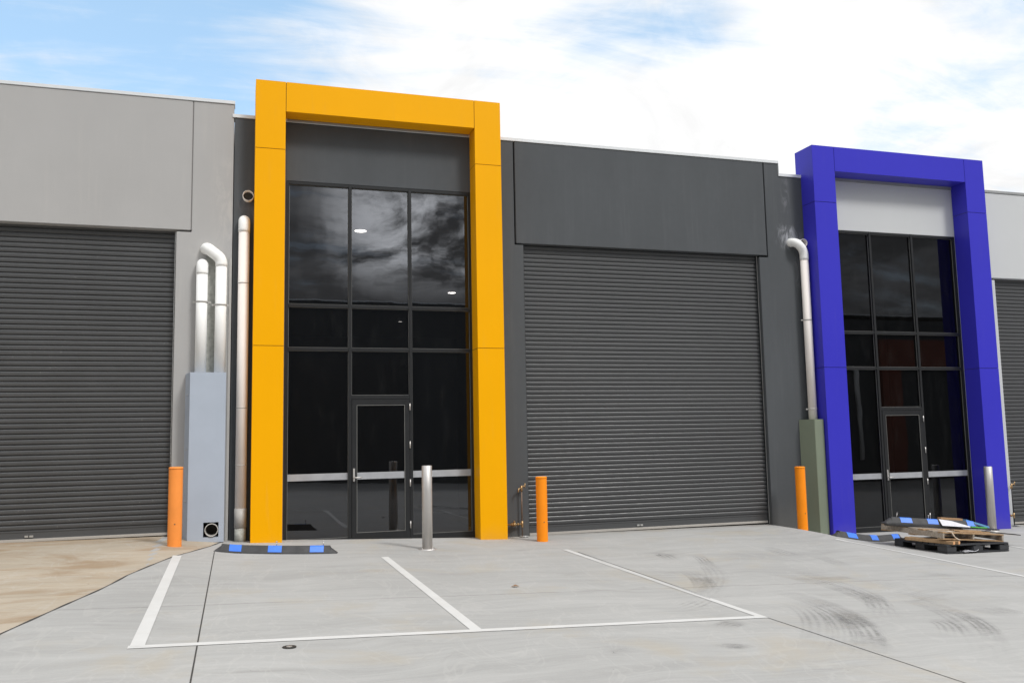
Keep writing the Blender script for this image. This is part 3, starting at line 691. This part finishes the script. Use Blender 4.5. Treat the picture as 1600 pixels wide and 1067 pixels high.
# ------------------------------------------------------------------ wheel stops
def basis(o, xdir, up_=(0, 0, 1)):
    x = Vector(xdir).normalized(); z = Vector(up_); y = z.cross(x).normalized(); z = x.cross(y)
    m4 = Matrix((x, y, z)).transposed().to_4x4(); m4.translation = Vector(o); return m4
def wheel_stop(M4, L, lb, bend, spikes, patches=((.13, .23), (.445, .555), (.78, .89)), follow=False):
    t_ = thing('wheel_stop', M4.translation, lb, 'wheel stop', 'black and blue wheel stops')
    W, H = .155, .10
    sec = [(-W/2, 0), (-W/2+.004, .018), (-.030, H-.006), (-.022, H), (.022, H), (.030, H-.006), (W/2-.004, .018), (W/2, 0)]
    n = 32; b = MB(); rows = []
    def P(u, yy, zz):
        e = min(u, L-u); k = min(1, .25+e/.10*.75)
        q = M4 @ Vector((u+(0 if e > .1 else (1 if u < L/2 else -1)*(zz*.25)), yy*(.85+.15*k)+bend(u/L), zz*k))
        if follow: q.z += gz(q.x, q.y)-M4.translation.z
        return q
    us = sorted(set(lin(0, L, n)+[.03, .06, .1, L-.03, L-.06, L-.1]))
    for u in us: rows.append([b.bm.verts.new(P(u, *s)) for s in sec])
    for i in range(len(rows)-1):
        for j in range(len(sec)-1):
            b.bm.faces.new((rows[i][j], rows[i+1][j], rows[i+1][j+1], rows[i][j+1]))
        b.bm.faces.new((rows[i][-1], rows[i+1][-1], rows[i+1][0], rows[i][0]))
    b.bm.faces.new(rows[0]); b.bm.faces.new(rows[-1]); b.build('stop_body', 'rubber', t_)
    nrm = Vector((0, -.9, .5)).normalized()*.0025
    for (a, c) in patches:
        q = MB(); sl = .035
        for k in range(6):
            ua, ub = L*(a+(c-a)*k/6), L*(a+(c-a)*(k+1)/6)
            lo = (-W/2+.007, .024); hi = (-.032, H-.008)
            q.faces([P(ua, lo[0]+nrm.y, lo[1]+nrm.z), P(ub, lo[0]+nrm.y, lo[1]+nrm.z), P(ub, hi[0]+nrm.y, hi[1]+nrm.z), P(ua, hi[0]+nrm.y, hi[1]+nrm.z)], [(0, 1, 2, 3)])
            q.faces([P(ua, -.021, H+.002), P(ub, -.021, H+.002), P(ub, .021, H+.002), P(ua, .021, H+.002)], [(0, 1, 2, 3)])
            q.faces([P(ua, hi[0]+nrm.y, hi[1]+nrm.z), P(ub, hi[0]+nrm.y, hi[1]+nrm.z), P(ub, -.021, H+.002), P(ua, -.021, H+.002)], [(0, 1, 2, 3)])
        q.build('reflector', 'reflector', t_)
    for (u, tx, h) in spikes:
        p = P(u*L, 0, H-.01); e = p+Vector((tx, 0, h)); MB().tube([p, e], .006, n=8).tube([e, e+Vector((tx, 0, h)).normalized()*.01], .012, n=8).build('bolt', 'steel', t_)
    return t_
A0 = Vector((-.27, -1.30, gz(-.27, -1.30))); A1 = Vector((1.33, -1.61, A0.z))
wheel_stop(basis(A0, A1-A0), (A1-A0).length, 'black rubber wheel stop with blue patches lying askew before the yellow portal', lambda s: -.09*math.sin(math.pi*s), [(.51, 0, .06), (.885, .0, .07)], follow=True)
B0 = Vector((9.43, -1.43, gz(9.43, -1.43))); B1 = Vector((11.05, -1.13, B0.z))
wheel_stop(basis(B0, B1-B0), (B1-B0).length, 'black rubber wheel stop lying on the concrete at the foot of the blue portal', lambda s: 0, [], patches=((.16, .30), (.50, .60), (.82, .92)), follow=True)

# ------------------------------------------------------------------ pallets and what lies on them
def Bx(b, M4, x0, x1, y0, y1, z0, z1, m=None): b.box(x0, x1, y0, y1, z0, z1, m, M4)
th = R(4.2)
e1 = Vector((math.cos(th), math.sin(th), -.03)); PO = Vector((10.30, -2.94, gz(10.3, -2.94)+.003))
MP = basis(PO, e1, (0, .0, 1)); LX, LY, LH = 1.30, 1.04, .135
t_ = thing('plastic_pallet', PO, 'black plastic pallet lying on the concrete under the wooden one', 'pallet', 'pallets stacked before the blue portal')
b = MB()
for k in range(9): Bx(b, MP, 0, LX, k*LY/9+.008, (k+1)*LY/9-.008, LH-.022, LH)
for x in (0, LX/2-.05, LX-.1): Bx(b, MP, x, x+.1, .001, LY-.001, LH-.035, LH-.0225)
b.build('deck', 'black_plastic', t_, .003)
for x in (0, LX/2-.1, LX-.2):
    for y in (0, LY/2-.09, LY-.18):
        b = MB(); Bx(b, MP, x, x+.2, y, y+.18, .022, LH-.036); b.build('block', 'black_plastic', t_, .006)
b = MB()
for y in (0, LY/2-.07, LY-.14): Bx(b, MP, 0, LX, y, y+.14, 0, .02)
for x in (0, LX-.1): Bx(b, MP, x+.001, x+.099, .14, LY/2-.07, .001, .019); Bx(b, MP, x+.001, x+.099, LY/2+.07, LY-.14, .001, .019)
b.build('skid', 'black_plastic', t_, .003)

# timber battens between the pallets
for i, (yo, xo, lb) in enumerate(((.0, .0, 'orange ended timber batten, the left one between the pallets'), (.0, .115, 'orange ended timber batten, the right one between the pallets'))):
    o0 = MP @ Vector((.13+xo, -.02+.01*i, LH+.002)); dd = MP.to_3x3() @ Vector((-.33-.05*i, .9, .02))
    m4 = basis(o0, dd); q = MB(); Bx(q, m4, 0, .74, -.035, .035, 0, .045, 'wood_brown'); Bx(q, m4, -.002, 0, -.034, .034, .001, .044, 'wood_end')
    o = q.build('timber_batten', None, None, 0, o0); tag(o, lb, 'timber batten', 'battens between the pallets')

# wooden pallet, tipped up at its far left end
th2 = R(4.8); WO = Vector((10.30, -2.873, -.085))
ex = Vector((math.cos(th2), math.sin(th2), -.086)); upw = Vector((.086, -.022, 1)).normalized()
MW = basis(WO, ex, upw); WX, WY, WH = 1.29, 1.24, .115
t_ = thing('wooden_pallet', WO, 'weathered wooden pallet tilted on top of the black plastic one', 'pallet', 'pallets stacked before the blue portal')
for k, y in enumerate((0, .19, .38, .57, .76, .95, 1.14)):
    b = MB(); Bx(b, MW, -.0, WX, y, y+.095+.01*(k % 2), WH-.018, WH); b.build('deck_board', 'wood_grey' if k % 2 else 'wood_brown', t_, .002)
for x in (0, WX/2-.019, WX-.038):
    b = MB(); Bx(b, MW, x, x+.038, .001, WY, .018, WH-.0185); b.build('stringer', 'wood_grey', t_, .003)
for y in (0, WY/2-.05, WY-.1):
    b = MB(); Bx(b, MW, 0, WX, y, y+.1, 0, .0175); b.build('bottom_board', 'wood_brown', t_, .002)

# dark strips, sheet and third wheel stop lying across it
S0 = MW @ Vector((.02, .80, WH+.002)); S1 = MW @ Vector((1.62, -.02, WH+.0)); S1.z -= .0
def slab(name, p0, p1, wd, th_, m, lb, cat, grp=None, segs=6, sag=0.0, upv=(0, 0, 1)):
    m4 = basis(p0, p1-p0, upv); L = (p1-p0).length; b = MB(); rows = []
    for k in range(segs+1):
        u = k/segs; z = -sag*u*u; rows.append([b.bm.verts.new(m4 @ Vector((u*L, yy, zz+z))) for yy, zz in ((-wd/2, 0), (wd/2, 0), (wd/2, th_), (-wd/2, th_))])
    for i in range(segs):
        for j in range(4): b.bm.faces.new((rows[i][j], rows[i+1][j], rows[i+1][(j+1) % 4], rows[i][(j+1) % 4]))
    b.bm.faces.new(rows[0]); b.bm.faces.new(rows[-1])
    o = b.build(name, m, None, 0, p0); return tag(o, lb, cat, grp)
sg = 'black strips across the wooden pallet'
V3 = lambda *a: Vector(a)
slab('rubber_strip', V3(10.0, -2.02, .068), V3(12.32, -2.34, -.125), .15, .013, 'black_iron', 'lowest long black strip sagging past the right end of the wooden pallet', 'rubber strip', sg, 10, .045)
slab('rubber_strip', V3(10.02, -1.92, .083), V3(12.05, -2.16, -.088), .19, .016, 'rubber', 'upper black strip directly under the wheel stop on the wooden pallet', 'rubber strip', sg, 8, .0)
q0, q1 = V3(10.04, -1.91, .10), V3(11.74, -2.11, -.043); SD = (q1-q0).normalized()
wheel_stop(basis(q0, SD, upw), (q1-q0).length, 'black wheel stop with blue patches lying on top of the wooden pallet', lambda s: 0, [(.13, .02, .07), (.47, 0, .06)], patches=((.155, .275), (.44, .55), (.86, .95)))
def on_stop(u, v, z): return basis(q0, SD, upw) @ Vector((u, v, z))
o = slab('wood_offcut', on_stop(1.12, .16, 0), on_stop(1.50, .13, 0), .10, .125, 'cardboard', 'short tan timber offcut lying behind the wheel stop on the wooden pallet', 'wood offcut')
p = on_stop(.97, -.105, .0); m4 = basis(p, SD, upw)
b = MB(); b.faces([m4 @ Vector(v) for v in ((0, .075, .108), (.0, -.02, .012), (.50, -.03, .008), (.53, .0, .02), (.22, .06, .09))], [(0, 1, 2, 3, 4)]); b.faces([m4 @ Vector(v) for v in ((0, .077, .106), (.0, -.018, .010), (.50, -.028, .006), (.53, .002, .018), (.22, .062, .088))], [(0, 4, 3, 2, 1)])
tag(b.build('plastic_sheet', 'paper', None, 0, p), 'pale grey plastic sheet draped over the wheel stop on the pallet', 'plastic sheet')
p = on_stop(1.52, .03, .0); m4 = basis(p, SD, upw)
b = MB(); b.prism([(0, 0), (.42, -.02), (.40, .02), (.02, .13)], 0, .03)
for v in b.bm.verts: v.co = m4 @ Vector((v.co.x, v.co.y, v.co.z+(.42-v.co.x)*.22))
tag(b.build('plastic_offcut', 'light_blue', None, 0, p), 'light blue wedge shaped offcut on the right of the wooden pallet', 'plastic offcut')
p = on_stop(1.50, -.12, .002); m4 = basis(p, SD, upw)
b = MB(); Bx(b, m4, 0, .30, 0, .03, 0, .02); tag(b.build('plastic_spacer', 'green_plastic', None, .004, p), 'small bright green plastic spacer on the right of the wooden pallet', 'spacer')
for i, y in enumerate((.11, .30)):
    slab('loose_board', MW @ Vector((.42+.1*i, y, WH+.003)), MW @ Vector((1.12+.03*i, y+.04, WH+.003)), .09, .014, 'wood_brown', ('loose thin board nearest the front edge on the wooden pallet', 'loose thin board under the black strips on the wooden pallet')[i], 'board', 'loose boards on the wooden pallet')
q = MW @ Vector((.16, -.01, WH+.004)); pts = [q+Vector(v) for v in ((-.10, .01, .004), (-.02, 0, .012), (.0, -.012, 0), (.01, -.018, -.03), (.05, -.02, -.08), (.10, -.03, -.115), (.13, -.03, -.12))]
tag(MB().tube(pts, [.006, .009, .007, .012, .009, .012, .005], n=8).build('strap', 'strap', None, 0, q), 'loose twisted cream strap hanging over the front of the wooden pallet', 'strap')

# crumpled paper by the pallet
p = img_ground(1516, 864); b = MB(); rows = []
random.seed(5)
for i in range(9):
    rows.append([b.bm.verts.new((p.x-.16+.32*i/8+random.uniform(-.01, .01), p.y-.07+.14*j/5+.05*i/8+random.uniform(-.01, .01), gz(p.x, p.y)+.012+random.uniform(0, .03)+(i/8)*.015)) for j in range(6)])
for i in range(8):
    for j in range(5): b.bm.faces.new((rows[i][j], rows[i+1][j], rows[i+1][j+1], rows[i][j+1]))
tag(b.build('scrap_paper', 'paper', None, 0, p), 'crumpled white paper scrap on the concrete in front of the black pallet', 'paper scrap')
# small things on the slab
p = img_ground(452, 1011); b = MB(); z = gz(p.x, p.y)
t_ = thing('drain_cap', (p.x, p.y, z), 'small round dark drain cap set in the concrete below the front bay line', 'drain cap')
MB().tube([(p.x, p.y, z), (p.x, p.y, z+.007)], .052, n=28).build('rim', 'black_iron', t_)
MB().tube([(p.x, p.y, z+.007), (p.x, p.y, z+.010)], .022, n=20).build('centre', 'alu', t_)
p = img_ground(805, 917); z = gz(p.x, p.y)+.006; b = MB()
b.faces([(p.x-.05, p.y, z+.004), (p.x-.01, p.y-.025, z+.012), (p.x+.05, p.y-.008, z+.002), (p.x+.01, p.y+.03, z+.02), (p.x, p.y, z+.004)], [(0, 1, 4), (1, 2, 4), (2, 3, 4), (3, 0, 4)])
tag(b.build('dead_leaf', 'leaf', None, 0, p), 'small curled brown leaf on the concrete in the right parking bay', 'leaf')
